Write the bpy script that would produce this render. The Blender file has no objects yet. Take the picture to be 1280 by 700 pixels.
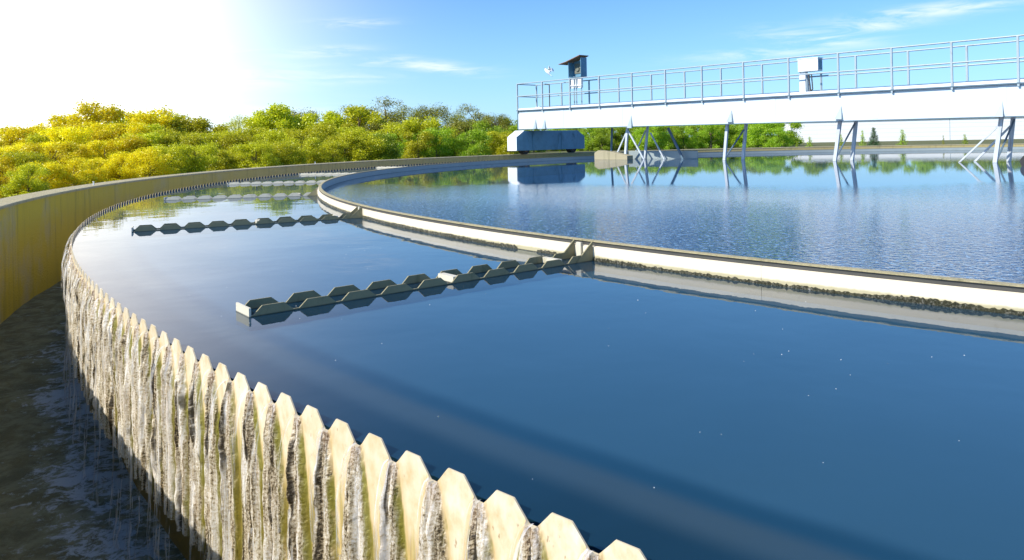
import bpy, bmesh, math, random
import numpy as np
from mathutils import Vector, Matrix
R = math.radians
random.seed(7); rng = np.random.default_rng(7)
scene = bpy.context.scene
col = scene.collection

# ------------------------------------------------------------------ camera
CAM_H, FPX, ROLL = 0.75, 926.13, R(1.12285)
cd = bpy.data.cameras.new('camera'); cam = bpy.data.objects.new('camera', cd); col.objects.link(cam)
cr, sr = math.cos(ROLL), math.sin(ROLL)
cam.matrix_world = Matrix(((cr, sr, 0, 0), (0, 0, -1, 0), (-sr, cr, 0, CAM_H), (0, 0, 0, 1)))
cd.sensor_width = 36; cd.lens = FPX / 1280 * 36; cd.shift_y = -174.75 / 1280
cd.clip_start = 0.02; cd.clip_end = 3000
scene.camera = cam

# ------------------------------------------------------------------ light
SUN_EL, SUN_AZ = R(41), R(206)          # azimuth of the direction TO the sun, from +X counter-clockwise
to_sun = Vector((math.cos(SUN_EL) * math.cos(SUN_AZ), math.cos(SUN_EL) * math.sin(SUN_AZ), math.sin(SUN_EL)))
sd = bpy.data.lights.new('sun', 'SUN'); sun = bpy.data.objects.new('sun', sd); col.objects.link(sun)
sd.energy = 4.6; sd.angle = R(0.5); sd.color = (1.0, 0.93, 0.82)
sun.rotation_euler = to_sun.to_track_quat('Z', 'Y').to_euler()
scene.view_settings.view_transform = 'Standard'; scene.view_settings.look = 'None'
scene.view_settings.exposure = 0.5; scene.view_settings.gamma = 1
scene.render.engine = 'CYCLES'
scene.render.resolution_x = 1024; scene.render.resolution_y = 560

def ray(px, py):
    x = (px - 640) / FPX; y = (175.25 - py) / FPX
    return Vector((x * cr + y * sr, 1.0, -x * sr + y * cr))

world = bpy.data.worlds.new('World'); scene.world = world; world.use_nodes = True

class NT:
    """small helper for node trees"""
    def __init__(s, tree): s.t = tree; s.n = tree.nodes; s.l = tree.links
    def new(s, typ, **kw):
        nd = s.n.new(typ)
        for k, v in kw.items(): setattr(nd, k, v)
        return nd
    def put(s, sock, v):
        if isinstance(v, bpy.types.NodeSocket): s.l.new(v, sock)
        elif v is not None:
            if hasattr(sock.default_value, '__len__') and not hasattr(v, '__len__'): v = [v] * len(sock.default_value)
            if hasattr(v, '__len__') and len(v) == 3 and len(sock.default_value) == 4: v = (*v, 1)
            sock.default_value = v
    def m(s, op, a, b=None, c=None, clamp=False):
        nd = s.new('ShaderNodeMath', operation=op, use_clamp=clamp)
        s.put(nd.inputs[0], a)
        if b is not None: s.put(nd.inputs[1], b)
        if c is not None: s.put(nd.inputs[2], c)
        return nd.outputs[0]
    def vm(s, op, a, b=None, out=0):
        nd = s.new('ShaderNodeVectorMath', operation=op); s.put(nd.inputs[0], a)
        if b is not None: s.put(nd.inputs[1], b)
        return nd.outputs[out]
    def mix(s, f, a, b, mode='MIX'):
        nd = s.new('ShaderNodeMix', data_type='RGBA', blend_type=mode)
        s.put(nd.inputs[0], f); s.put(nd.inputs[6], a); s.put(nd.inputs[7], b); return nd.outputs[2]
    def noise(s, vec, scale, detail=4, rough=.55, dist=0, dim='3D'):
        nd = s.new('ShaderNodeTexNoise', noise_dimensions=dim)
        if vec is not None: s.l.new(vec, nd.inputs['Vector'])
        nd.inputs['Scale'].default_value = scale; nd.inputs['Detail'].default_value = detail
        nd.inputs['Roughness'].default_value = rough; nd.inputs['Distortion'].default_value = dist
        return nd.outputs[0]
    def mapr(s, v, a, b, c=0., d=1., smooth=True):
        nd = s.new('ShaderNodeMapRange', interpolation_type='SMOOTHSTEP' if smooth else 'LINEAR')
        s.put(nd.inputs[0], v)
        for i, q in enumerate((a, b, c, d)): nd.inputs[i + 1].default_value = q
        return nd.outputs[0]
    def ramp(s, v, stops):
        nd = s.new('ShaderNodeValToRGB'); s.put(nd.inputs[0], v); e = nd.color_ramp.elements
        while len(e) < len(stops): e.new(.5)
        for q, (p, c) in zip(e, stops): q.position = p; q.color = (*c, 1)
        return nd.outputs[0]
    def bump(s, h, dist, strength=1., normal=None):
        nd = s.new('ShaderNodeBump'); s.l.new(h, nd.inputs['Height'])
        nd.inputs['Distance'].default_value = dist; s.put(nd.inputs['Strength'], strength)
        if normal is not None: s.l.new(normal, nd.inputs['Normal'])
        return nd.outputs[0]
    def scale(s, vec, v3):
        return s.vm('MULTIPLY', vec, v3)

# sky: Nishita, plus a warm glow added towards the left and a few wisps
w = NT(world.node_tree)
for n_ in list(w.n): w.n.remove(n_)
sky = w.new('ShaderNodeTexSky', sky_type='NISHITA'); sky.sun_disc = False
sky.sun_elevation = SUN_EL; sky.sun_rotation = math.pi / 2 - SUN_AZ
sky.air_density = 1.0; sky.dust_density = 0.4; sky.ozone_density = 2.0
geo = w.new('ShaderNodeTexCoord').outputs['Generated']
vdir = w.vm('NORMALIZE', geo)
skyc = w.mix(1.0, sky.outputs[0], (0.52, 0.98, 1.50), 'MULTIPLY')
vsep = w.new('ShaderNodeSeparateXYZ'); w.l.new(vdir, vsep.inputs[0])
lowf = w.m('POWER', 2.718, w.m('MULTIPLY', w.m('ABSOLUTE', vsep.outputs[2]), -9.0))
skyc = w.mix(w.m('MULTIPLY', lowf, .75), skyc, (5.2, 7.9, 11.0))
gd = ray(-110, -10).normalized()
dotg = w.vm('DOT_PRODUCT', vdir, tuple(gd), out=1)
glow = w.m('POWER', w.m('MAXIMUM', dotg, 0.0), 24.0)
skyc = w.mix(1.0, skyc, w.mix(1.0, (18.5, 14.2, 8.2), glow, 'MULTIPLY'), 'ADD')
cn = w.noise(w.scale(vdir, (5, 5, 34)), 2.2, 7, .62, .6)
def wisp(px, py, wx, wy, ang, amt):
    c = ray(px, py).normalized()
    rt = Vector((1, 0, 0)); rt = (rt - c * rt.dot(c)).normalized(); up = rt.cross(c).normalized()
    a = R(ang); ax = rt * math.cos(a) + up * math.sin(a); ay = up * math.cos(a) - rt * math.sin(a)
    d = w.vm('SUBTRACT', vdir, tuple(c))
    u = w.m('DIVIDE', w.vm('DOT_PRODUCT', d, tuple(ax), out=1), wx / FPX)
    v = w.m('DIVIDE', w.vm('DOT_PRODUCT', d, tuple(ay), out=1), wy / FPX)
    q = w.m('ADD', w.m('MULTIPLY', u, u), w.m('MULTIPLY', v, v))
    g = w.m('POWER', 2.718, w.m('MULTIPLY', q, -1.0))
    return w.m('MULTIPLY', g, amt)
tot = None
for a in [(440, 29, 38, 5, 0, .9), (405, 65, 45, 6, 2, .75), (545, 84, 60, 7, -6, .95), (475, 76, 36, 5, 4, .9), (250, 62, 60, 6, 0, .8),
          (270, 100, 120, 14, 2, .7), (430, 98, 60, 7, 2, .5), (1160, 14, 90, 7, 6, .95), (1080, 34, 70, 8, 8, .8),
          (1020, 48, 60, 11, -4, .9), (960, 66, 90, 8, 3, .6), (300, 140, 160, 12, 0, .5)]:
    g = wisp(*a); tot = g if tot is None else w.m('MAXIMUM', tot, g)
cl = w.m('MULTIPLY', tot, w.mapr(cn, .36, .66), clamp=True)
skyc = w.mix(w.m('MULTIPLY', cl, .75), skyc, (9.5, 9.8, 10.6))
bg = w.new('ShaderNodeBackground'); w.put(bg.inputs[0], skyc); bg.inputs[1].default_value = 0.088
wo = w.new('ShaderNodeOutputWorld'); w.l.new(bg.outputs[0], wo.inputs[0])

# ------------------------------------------------------------------ helpers
CX, CY = 12.297, 14.874                       # centre of the round tank
R_WEIR, R_BAF, R_WALL = 18.181, 15.661, 18.984
def pol(r, a, z=0.0): return (CX + r * math.cos(a), CY + r * math.sin(a), z)

def at_z(px, py, z):
    d = ray(px, py); t_ = (z - CAM_H) / d.z; return Vector((d.x * t_, d.y * t_, z))
def tag(o, label=None, cat=None, group=None, kind=None):
    for k, v in (('label', label), ('category', cat), ('group', group), ('kind', kind)):
        if v: o[k] = v
    return o
def empty(name, loc=(0, 0, 0), parent=None):
    o = bpy.data.objects.new(name, None); col.objects.link(o); o.location = loc; o.empty_display_size = .2
    if parent: o.parent = parent
    return o
class MB:
    def __init__(s): s.v = []; s.f = []; s.sm = []
    def add(s, vs, fs, smooth=False):
        b = len(s.v); s.v += [tuple(p) for p in vs]; s.f += [tuple(i + b for i in f) for f in fs]; s.sm += [smooth] * len(fs); return s
    def hexa(s, p):     # 8 points: bottom 4 (ccw), top 4
        return s.add(p, [(3, 2, 1, 0), (4, 5, 6, 7), (0, 1, 5, 4), (1, 2, 6, 5), (2, 3, 7, 6), (3, 0, 4, 7)])
    def box(s, x0, x1, y0, y1, z0, z1, fn=None):
        p = [(x0, y0, z0), (x1, y0, z0), (x1, y1, z0), (x0, y1, z0), (x0, y0, z1), (x1, y0, z1), (x1, y1, z1), (x0, y1, z1)]
        if fn: p = [fn(*q) for q in p]
        return s.hexa(p)
    def tube(s, a, b, r0, r1=None, n=8, caps=True):
        a, b = Vector(a), Vector(b); r1 = r0 if r1 is None else r1
        d = (b - a).normalized(); t = Vector((0, 0, 1)) if abs(d.z) < .9 else Vector((1, 0, 0))
        u = d.cross(t).normalized(); v = d.cross(u)
        vs = [a + (u * math.cos(k * math.tau / n) + v * math.sin(k * math.tau / n)) * r0 for k in range(n)] + \
             [b + (u * math.cos(k * math.tau / n) + v * math.sin(k * math.tau / n)) * r1 for k in range(n)]
        s.add(vs, [(k, (k + 1) % n, n + (k + 1) % n, n + k) for k in range(n)], True)
        if caps: s.add(vs, [tuple(range(n))[::-1], tuple(range(n, 2 * n))])
        return s
    def bar(s, a, b, w_, t_, side=(0, 0, 1)):      # rectangular bar, w_ along side x dir
        a, b = Vector(a), Vector(b); d = (b - a).normalized(); sd_ = Vector(side)
        u = d.cross(sd_); u = u.normalized() if u.length > 1e-4 else Vector((1, 0, 0)); v = u.cross(d).normalized()
        q = [(-w_ / 2, -t_ / 2), (w_ / 2, -t_ / 2), (w_ / 2, t_ / 2), (-w_ / 2, t_ / 2)]
        return s.hexa([a + u * i + v * j for i, j in q] + [b + u * i + v * j for i, j in q])
    def prism(s, poly, off):
        n = len(poly); off = Vector(off)
        vs = [Vector(p) for p in poly] + [Vector(p) + off for p in poly]
        return s.add(vs, [tuple(range(n))[::-1], tuple(range(n, 2 * n))] + [(k, (k + 1) % n, n + (k + 1) % n, n + k) for k in range(n)])
    def build(s, name, mat, parent=None, bevel=0, loc=None):
        me = bpy.data.meshes.new(name); me.from_pydata(s.v, [], s.f); me.materials.append(mat)
        me.polygons.foreach_set('use_smooth', s.sm)
        bm = bmesh.new(); bm.from_mesh(me); bmesh.ops.recalc_face_normals(bm, faces=bm.faces); bm.to_mesh(me); bm.free()
        o = bpy.data.objects.new(name, me); col.objects.link(o)
        if parent: o.parent = parent
        if loc: o.location = loc
        if bevel:
            b = o.modifiers.new('bevel', 'BEVEL'); b.width = bevel; b.segments = 2; b.limit_method = 'ANGLE'; b.angle_limit = R(40)
        return o
def grid_mesh(name, P, mat, parent=None, smooth=True, uvs=None, closed=False):
    """P: (n,m,3) array of points"""
    n, m = P.shape[:2]; me = bpy.data.meshes.new(name)
    me.vertices.add(n * m); me.vertices.foreach_set('co', P.reshape(-1).astype(np.float32))
    i = np.arange(n if closed else n - 1); j = np.arange(m - 1); I, J = np.meshgrid(i, j, indexing='ij'); I2 = (I + 1) % n
    q = np.stack([I * m + J, I2 * m + J, I2 * m + J + 1, I * m + J + 1], -1).reshape(-1)
    nf = len(q) // 4
    me.loops.add(4 * nf); me.loops.foreach_set('vertex_index', q.astype(np.int32))
    me.polygons.add(nf); me.polygons.foreach_set('loop_start', np.arange(0, 4 * nf, 4, dtype=np.int32))
    me.polygons.foreach_set('loop_total', np.full(nf, 4, np.int32))
    me.update(calc_edges=True)
    me.polygons.foreach_set('use_smooth', np.full(nf, smooth))
    for k, U in (uvs or {}).items():
        l = me.uv_layers.new(name=k); l.data.foreach_set('uv', U.reshape(-1, 2)[q].astype(np.float32).reshape(-1))
    me.materials.append(mat)
    o = bpy.data.objects.new(name, me); col.objects.link(o)
    if parent: o.parent = parent
    return o
def widen(deg): return .22 * np.exp(-((deg - 236) / 13.) ** 2)     # the channel widens a little beside the camera
def ring(name, prof, mat, a0=0, a1=360, n=720, parent=None, smooth=True, bulge=False):
    """sweep a closed (r,z) profile round the tank centre; sharp corners (points doubled)"""
    full = abs(a1 - a0) >= 360
    A = np.radians(np.linspace(a0, a1, n, endpoint=not full)); mb = MB(); k = len(prof)
    P = np.zeros((n, k, 3)); rb = widen(np.degrees(A)) if bulge else 0
    for j, (r, z) in enumerate(prof):
        P[:, j, 0] = CX + (r + rb) * np.cos(A); P[:, j, 1] = CY + (r + rb) * np.sin(A); P[:, j, 2] = z
    fs = []
    for i in range(n if full else n - 1):
        i2 = (i + 1) % n
        for j in range(k): fs.append((i * k + j, i2 * k + j, i2 * k + (j + 1) % k, i * k + (j + 1) % k))
    if not full: fs += [tuple(range(k)), tuple((n - 1) * k + j for j in range(k))[::-1]]
    mb.add(P.reshape(-1, 3).tolist(), fs, False)
    o = mb.build(name, mat, parent)
    if smooth:
        o.data.polygons.foreach_set('use_smooth', [True] * len(o.data.polygons)); 
        es = o.modifiers.new('split', 'EDGE_SPLIT'); es.split_angle = R(35)
    return o

# ------------------------------------------------------------------ materials
def mat(name):
    m_ = bpy.data.materials.new(name); m_.use_nodes = True; t = NT(m_.node_tree)
    p = [n for n in t.n if n.type == 'BSDF_PRINCIPLED'][0]; return m_, t, p
def simple(name, c, rough=.6, metal=0, var=.12, scale=6, bump=0.0, dirt=None, dirt_amt=.5, spec=.5):
    m_, t, p = mat(name)
    oc = t.new('ShaderNodeTexCoord').outputs['Object']
    n1 = t.noise(oc, scale, 6, .65)
    lo = tuple(x * (1 - var) for x in c); hi = tuple(min(1, x * (1 + var)) for x in c)
    cc = t.mix(n1, lo, hi)
    if dirt:
        n2 = t.noise(t.scale(oc, (1.4, 1.4, .6)), scale * .7, 8, .7, .8)
        cc = t.mix(t.m('MULTIPLY', t.mapr(n2, .52, .7), dirt_amt), cc, dirt)
    t.put(p.inputs['Base Color'], cc); p.inputs['Roughness'].default_value = rough; p.inputs['Metallic'].default_value = metal
    p.inputs['Specular IOR Level'].default_value = spec
    if bump: t.l.new(t.bump(t.noise(oc, scale * 6, 6, .7), bump), p.inputs['Normal'])
    return m_
def tide(m_, z0=.004):
    t = NT(m_.node_tree); p = [n for n in t.n if n.type == 'BSDF_PRINCIPLED'][0]; src = p.inputs['Base Color'].links[0].from_socket
    g = t.new('ShaderNodeNewGeometry').outputs['Position']; sp = t.new('ShaderNodeSeparateXYZ'); t.l.new(g, sp.inputs[0])
    t.l.new(t.mix(t.mapr(sp.outputs[2], z0 - .006, z0 + .004, 1, 0), src, (.02, .028, .018)), p.inputs['Base Color'])
def uvnode(t, name): nd = t.new('ShaderNodeUVMap'); nd.uv_map = name; return nd.outputs[0]

M = {}
M['white_paint'] = simple('white_paint', (.80, .84, .85), .45, var=.06, scale=2, dirt=(.55, .50, .42), dirt_amt=.35)
M['girder'] = simple('girder_paint', (.60, .69, .73), .5, var=.08, scale=1.2, dirt=(.60, .60, .56), dirt_amt=.3, bump=.002)
M['rail'] = simple('rail_paint', (.36, .44, .48), .4, var=.1, scale=9, dirt=(.25, .2, .15), dirt_amt=.4)
M['flange'] = simple('flange_paint', (.09, .15, .20), .5, var=.2, scale=5)
M['leg'] = simple('leg_paint', (.50, .56, .60), .45, var=.15, scale=4, dirt=(.2, .15, .1), dirt_amt=.6)
M['blue'] = simple('blue_paint', (.12, .27, .37), .5, var=.35, scale=3, dirt=(.04, .12, .16), dirt_amt=.8)
M['dark_steel'] = simple('dark_steel', (.06, .06, .06), .6, var=.3)
M['rust'] = simple('rusty_sheet', (.25, .14, .08), .8, var=.4, scale=14, bump=.003)
M['baffle_back'] = simple('weathered_steel', (.055, .055, .05), .7, var=.35, scale=8, dirt=(.05, .055, .04), dirt_amt=.7)
M['baffle_in'] = simple('grey_sheet', (.30, .36, .36), .6, var=.15, scale=5)
M['gauge'] = simple('weathered_panel', (.17, .18, .14), .7, var=.25, scale=22, dirt=(.07, .13, .15), dirt_amt=.8)
M['rubber'] = simple('black_rubber', (.025, .025, .025), .7, var=.3)
M['arm'] = simple('weathered_shaded_plastic', (.25, .225, .12), .55, var=.25, scale=9, dirt=(.12, .12, .05), dirt_amt=.7, bump=.002)  # shade on the near troughs' sides is put into this colour
M['arm_end'] = simple('pale_sunlit_plastic', (.62, .58, .45), .5, var=.1, scale=9, dirt=(.3, .28, .15), dirt_amt=.6)
M['building'] = None

# outer wall concrete: green algae staining, left-hand glow painted in as ochre
def concrete(name, base, ochre=.6, inside=True):
    m_, t, p = mat(name); g = t.new('ShaderNodeNewGeometry').outputs['Position']
    n1 = t.noise(g, 1.1, 8, .65); n2 = t.noise(t.scale(g, (9, 9, .7)), 1.0, 6, .7, .4); n3 = t.noise(g, 45, 5, .7)
    c = t.mix(n3, tuple(x * .75 for x in base), tuple(min(1, x * 1.2) for x in base))
    sp = t.new('ShaderNodeSeparateXYZ'); t.l.new(g, sp.inputs[0])
    glow_zone = t.mapr(t.m('ADD', sp.outputs[1], t.m('MULTIPLY', n1, 6.)), 10, 26, 1, .25)
    c = t.mix(t.m('MULTIPLY', t.m('MULTIPLY', t.mapr(n1, .22, .55), glow_zone), ochre), c, (.54, .41, .02))
    c = t.mix(t.m('MULTIPLY', t.mapr(n2, .5, .72), .45), c, (.10, .10, .035))
    t.put(p.inputs['Base Color'], c); p.inputs['Roughness'].default_value = .85
    t.l.new(t.bump(t.m('ADD', n3, t.m('MULTIPLY', n1, .6)), .012, .8), p.inputs['Normal'])
    return m_
M['wall_in'] = concrete('stained_glow_tinted_concrete', (.42, .37, .22), 1.0)
M['wall_top'] = concrete('coping_concrete', (.38, .34, .22), .12)
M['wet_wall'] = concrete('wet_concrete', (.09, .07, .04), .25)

# weir plate with dry cream teeth, encrusted run-off ribs, moss
def weir_mat():
    m_, t, p = mat('encrusted_weir_plate')
    uv = uvnode(t, 'cell'); uv2 = uvnode(t, 'rib')
    s1 = t.new('ShaderNodeSeparateXYZ'); t.l.new(uv, s1.inputs[0]); s2 = t.new('ShaderNodeSeparateXYZ'); t.l.new(uv2, s2.inputs[0])
    U, Z = s1.outputs[0], s1.outputs[1]; T, RN = s2.outputs[0], s2.outputs[1]       # T: 0 centre of rib .. 1 its edge
    T0 = T
    T = t.m('ADD', T, t.m('MULTIPLY', t.m('SUBTRACT', t.noise(t.scale(uv, (5, 16, 1)), 1.0, 5, .65, 0), .5), .45))
    fib = t.noise(t.scale(uv, (9, 2.6, 1)), 1.0, 7, .66, .5)                        # long vertical fibres
    fib2 = t.noise(t.scale(uv, (6, 2.2, 1)), 1.0, 6, .65, .8)
    grit = t.noise(t.scale(uv, (24, 120, 1)), 1.0, 6, .80, .2)
    spots = t.noise(t.scale(uv, (9, 60, 1)), 1.0, 4, .6, .3)
    mixn = t.m('ADD', t.m('MULTIPLY', fib, .40), t.m('ADD', t.m('MULTIPLY', grit, .40), t.m('MULTIPLY', fib2, .2)))
    crust = t.ramp(mixn, [(.425, (.02, .014, .01)), (.455, (.20, .15, .08)), (.48, (.50, .42, .28)), (.51, (.74, .67, .52)), (.55, (.95, .93, .88))])
    warm = t.ramp(spots, [(.35, (.16, .09, .04)), (.5, (.42, .28, .17)), (.65, (.62, .48, .33))])
    crust = t.mix(t.m('MULTIPLY', t.mapr(fib2, .52, .66), .35), crust, warm)
    # orange-brown growth high up at the notch
    crust = t.mix(t.m('MULTIPLY', t.mapr(Z, -.08, -.01), .40), crust, t.ramp(grit, [(.35, (.10, .05, .03)), (.5, (.40, .24, .15)), (.68, (.75, .68, .62))]))
    cream = t.ramp(t.noise(t.scale(uv, (4, 18, 1)), 1.0, 6, .6), [(.3, (.66, .54, .32)), (.5, (.82, .74, .55)), (.7, (.88, .85, .74))])
    cream = t.mix(t.m('MULTIPLY', t.mapr(grit, .60, .74), .5), cream, (.35, .25, .12))
    cream = t.mix(t.m('MULTIPLY', t.mapr(t.m('ADD', Z, t.m('MULTIPLY', t.m('SUBTRACT', fib2, .5), .3)), -.12, -.24), .92), cream, t.ramp(fib, [(.40, (.06, .055, .006)), (.48, (.26, .23, .012)), (.54, (.48, .39, .07)), (.62, (.85, .78, .58))]))
    edge = t.mapr(t.m('ADD', T0, t.m('MULTIPLY', t.m('SUBTRACT', fib2, .5), .8)), 1.05, 1.9, 1, 0)
    cream = t.mix(t.m('MULTIPLY', edge, .6), cream, t.mix(fib, (.50, .30, .09), (.80, .62, .30)))
    cream = t.mix(t.m('MULTIPLY', t.mapr(t.noise(t.scale(uv, (11, 30, 1)), 1.0, 3, .5), .66, .72), .7), cream, (.22, .12, .05))
    cream = t.mix(t.m('MULTIPLY', RN, .45), cream, (.62, .46, .22))
    c = t.mix(t.mapr(T, .88, 1.06, 1, 0), cream, crust)
    moss = t.m('MULTIPLY', t.mapr(t.m('ABSOLUTE', t.m('SUBTRACT', T, .98)), .04, .30, 1, 0), t.mapr(t.noise(t.scale(uv, (2.5, 4, 1)), 1.0, 4, .6), .36, .50))
    moss = t.m('MULTIPLY', moss, t.mapr(Z, .0, -.07))
    c = t.mix(t.m('MULTIPLY', moss, .9), c, t.mix(grit, (.05, .055, .004), (.34, .32, .02)))
    groove = t.m('MULTIPLY', t.mapr(T0, .74, .98), t.mapr(Z, -.16, -.30))
    groove = t.m('MULTIPLY', groove, t.mapr(t.noise(t.scale(uv, (1.3, 2.0, 1)), 1.0, 3, .6), .40, .52))
    c = t.mix(t.m('MULTIPLY', groove, .92), c, t.mix(grit, (.04, .035, .004), (.34, .27, .03)))
    # dark crevice down the middle of a rib
    cre = t.mapr(t.m('ABSOLUTE', t.m('ADD', T0, t.m('MULTIPLY', t.m('SUBTRACT', fib2, .5), .7))), .02, .12, 1, 0)
    cre = t.m('MULTIPLY', cre, t.mapr(spots, .34, .46))
    c = t.mix(t.m('MULTIPLY', cre, .9), c, (.02, .014, .01))
    # big black/dark brown growth patches
    big = t.mapr(t.noise(t.scale(uv, (.9, 3.2, 1)), 1.0, 4, .6, .6), .62, .70)
    c = t.mix(t.m('MULTIPLY', t.m('MULTIPLY', big, t.mapr(T, .8, .95, 1, 0)), .85), c, (.045, .04, .015))
    t.put(p.inputs['Base Color'], c)
    wet = t.mapr(T, .85, 1.0, 1, 0)
    t.put(p.inputs['Roughness'], t.m('SUBTRACT', .60, t.m('MULTIPLY', wet, .34)))
    p.inputs['Coat Weight'].default_value = .6; p.inputs['Coat Roughness'].default_value = .12
    h = t.m('ADD', t.m('MULTIPLY', fib, .7), t.m('MULTIPLY', grit, .5))
    h = t.m('MULTIPLY', h, t.m('ADD', .12, wet))
    t.l.new(t.bump(h, .007, 1.), p.inputs['Normal'])
    return m_
M['weir'] = weir_mat()

# waters
def water_mat(name, rough, body, bumps, tint, spec_scale=1.0, speck=None):
    """fresnel reflection over a clear tinted body that lets light through to the murk below"""
    m_ = bpy.data.materials.new(name); m_.use_nodes = True; t = NT(m_.node_tree)
    for n_ in list(t.n): t.n.remove(n_)
    g = t.new('ShaderNodeNewGeometry').outputs['Position']
    nrm = bumps(t, g)
    inc = t.new('ShaderNodeNewGeometry').outputs['Incoming']
    cs_ = t.m('ABSOLUTE', t.vm('DOT_PRODUCT', inc, nrm, out=1))       # same reflectance seen from above or below
    fres = t.m('ADD', .02, t.m('MULTIPLY', t.m('POWER', t.m('SUBTRACT', 1.0, cs_, clamp=True), 5.0), .98))
    gl = t.new('ShaderNodeBsdfGlossy'); gl.inputs['Roughness'].default_value = rough; t.l.new(nrm, gl.inputs['Normal'])
    gl.inputs['Color'].default_value = (1, 1, 1, 1)
    tr = t.new('ShaderNodeBsdfTransparent'); tr.inputs[0].default_value = (*tint, 1)
    mx = t.new('ShaderNodeMixShader'); t.l.new(fres, mx.inputs[0]); t.l.new(tr.outputs[0], mx.inputs[1]); t.l.new(gl.outputs[0], mx.inputs[2])
    o = t.new('ShaderNodeOutputMaterial'); res_ = mx.outputs[0]
    if body:
        df = t.new('ShaderNodeBsdfDiffuse'); f, cc = body(t, g); t.put(df.inputs[0], cc)
        m2 = t.new('ShaderNodeMixShader'); t.put(m2.inputs[0], f); t.l.new(res_, m2.inputs[1]); t.l.new(df.outputs[0], m2.inputs[2]); res_ = m2.outputs[0]
    t.l.new(res_, o.inputs[0]); return m_
def calm(t, g):
    a = t.noise(t.scale(g, (1, 1, 1)), 1.6, 3, .5, .3); b = t.noise(g, 9, 3, .5)
    return t.bump(t.m('ADD', a, t.m('MULTIPLY', b, .13)), .0026, 1.)
def rippled(t, g):
    sp = t.new('ShaderNodeSeparateXYZ'); t.l.new(g, sp.inputs[0])
    d = t.m('ADD', t.m('MULTIPLY', sp.outputs[0], .30), t.m('MULTIPLY', sp.outputs[1], .954))
    d = t.m('ADD', d, t.m('MULTIPLY', t.noise(g, .35, 2, .5), 4.))
    amt = t.m('ADD', t.m('MULTIPLY', t.mapr(d, 11.8, 14.6, 1, .05), .20), t.m('MULTIPLY', t.mapr(d, 6.5, 11.5, 1, 0), 1.15))
    a = t.noise(g, 20, 2, .6, .4); b = t.noise(g, 50, 2, .5); c = t.noise(g, 2.0, 2, .5)
    h = t.m('ADD', t.m('MULTIPLY', t.m('ADD', a, t.m('MULTIPLY', b, .35)), amt), t.m('MULTIPLY', c, .015))
    return t.bump(h, .0085, 1.)
def silt(t, g):
    n = t.noise(g, .7, 4, .6, .8)
    return t.mapr(n, .35, .65, .12, .20), (.022, .095, .19)
def ripple_glints(t, g):  # sparkle on the ripples painted as pale blue specks in the body
    sp = t.new('ShaderNodeSeparateXYZ'); t.l.new(g, sp.inputs[0])
    d = t.m('ADD', t.m('MULTIPLY', sp.outputs[0], .30), t.m('MULTIPLY', sp.outputs[1], .954))
    d = t.m('ADD', d, t.m('MULTIPLY', t.noise(g, .35, 2, .5), 4.))
    amt = t.mapr(d, 11.5, 14.5, 1, .0)
    sp_ = t.mapr(t.noise(t.scale(g, (1.5, 1, 1)), 18, 3, .8), .54, .60)
    return t.m('ADD', .12, t.m('MULTIPLY', t.m('MULTIPLY', sp_, amt), .42)), t.mix(sp_, (.012, .06, .16), (.22, .40, .60))
M['water_outer'] = water_mat('still_water', .012, silt, calm, (.80, .9, .9))
M['water_inner'] = water_mat('rippled_water', .02, ripple_glints, rippled, (.80, .9, .9))
def murk(name, c1, c2, ring_=False):
    m_, t, p = mat(name); g = t.new('ShaderNodeNewGeometry').outputs['Position']
    n = t.noise(g, .5, 4, .5)
    t.put(p.inputs['Base Color'], t.mix(n, c1, c2)); p.inputs['Roughness'].default_value = 1; p.inputs['Specular IOR Level'].default_value = 0
    return m_
M['murk'] = murk('suspended_silt', (.036, .092, .145), (.050, .110, .165))
def ledge_rings(m_):
    # a submerged concrete ledge runs round just inside the weir, with a dark gap on either side of it
    t = NT(m_.node_tree); p = [n for n in t.n if n.type == 'BSDF_PRINCIPLED'][0]; src = p.inputs['Base Color'].links[0].from_socket
    g = t.new('ShaderNodeNewGeometry').outputs['Position']; sp = t.new('ShaderNodeSeparateXYZ'); t.l.new(g, sp.inputs[0])
    dx = t.m('SUBTRACT', sp.outputs[0], CX); dy = t.m('SUBTRACT', sp.outputs[1], CY)
    r = t.m('SQRT', t.m('ADD', t.m('MULTIPLY', dx, dx), t.m('MULTIPLY', dy, dy)))
    r = t.m('ADD', r, t.m('MULTIPLY', t.m('SUBTRACT', t.noise(g, 1.5, 4, .6), .5), .03))
    c = t.mix(t.mapr(r, 17.68, 17.76), src, (.012, .05, .085))
    c = t.mix(t.mapr(r, 17.77, 17.84), c, (.055, .075, .088))
    c = t.mix(t.mapr(r, 17.87, 17.97), c, (.008, .026, .036))
    t.l.new(c, p.inputs['Base Color'])
ledge_rings(M['murk'])
M['murk_in'] = murk('suspended_silt_inner', (.010, .042, .12), (.016, .055, .14))
def choppy(t, g):
    a = t.noise(g, 9, 7, .66, .2); b = t.noise(g, 26, 5, .65, .2)
    return t.bump(t.m('ADD', a, t.m('MULTIPLY', b, .5)), .13, 1.)
def foam(t, g):
    sp = t.new('ShaderNodeSeparateXYZ'); t.l.new(g, sp.inputs[0])
    dx = t.m('SUBTRACT', sp.outputs[0], CX); dy = t.m('SUBTRACT', sp.outputs[1], CY)
    r = t.m('SQRT', t.m('ADD', t.m('MULTIPLY', dx, dx), t.m('MULTIPLY', dy, dy)))
    near = t.mapr(r, 18.2, 18.62, 1, .0)
    n = t.noise(g, 11, 8, .78, .5); n2 = t.noise(g, 1.1, 3, .6)
    v = t.m('ADD', n, t.m('MULTIPLY', t.m('SUBTRACT', n2, .5), .5))
    f = t.mapr(t.m('ADD', v, t.m('MULTIPLY', near, .13)), .58, .70)
    silt = t.mapr(t.noise(g, 5, 8, .75, .3), .40, .62)
    cc = t.mix(f, t.mix(silt, (.19, .20, .12), (.33, .34, .21)), (.42, .49, .52))
    return t.m('ADD', .56, t.m('MULTIPLY', f, .25)), cc
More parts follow.
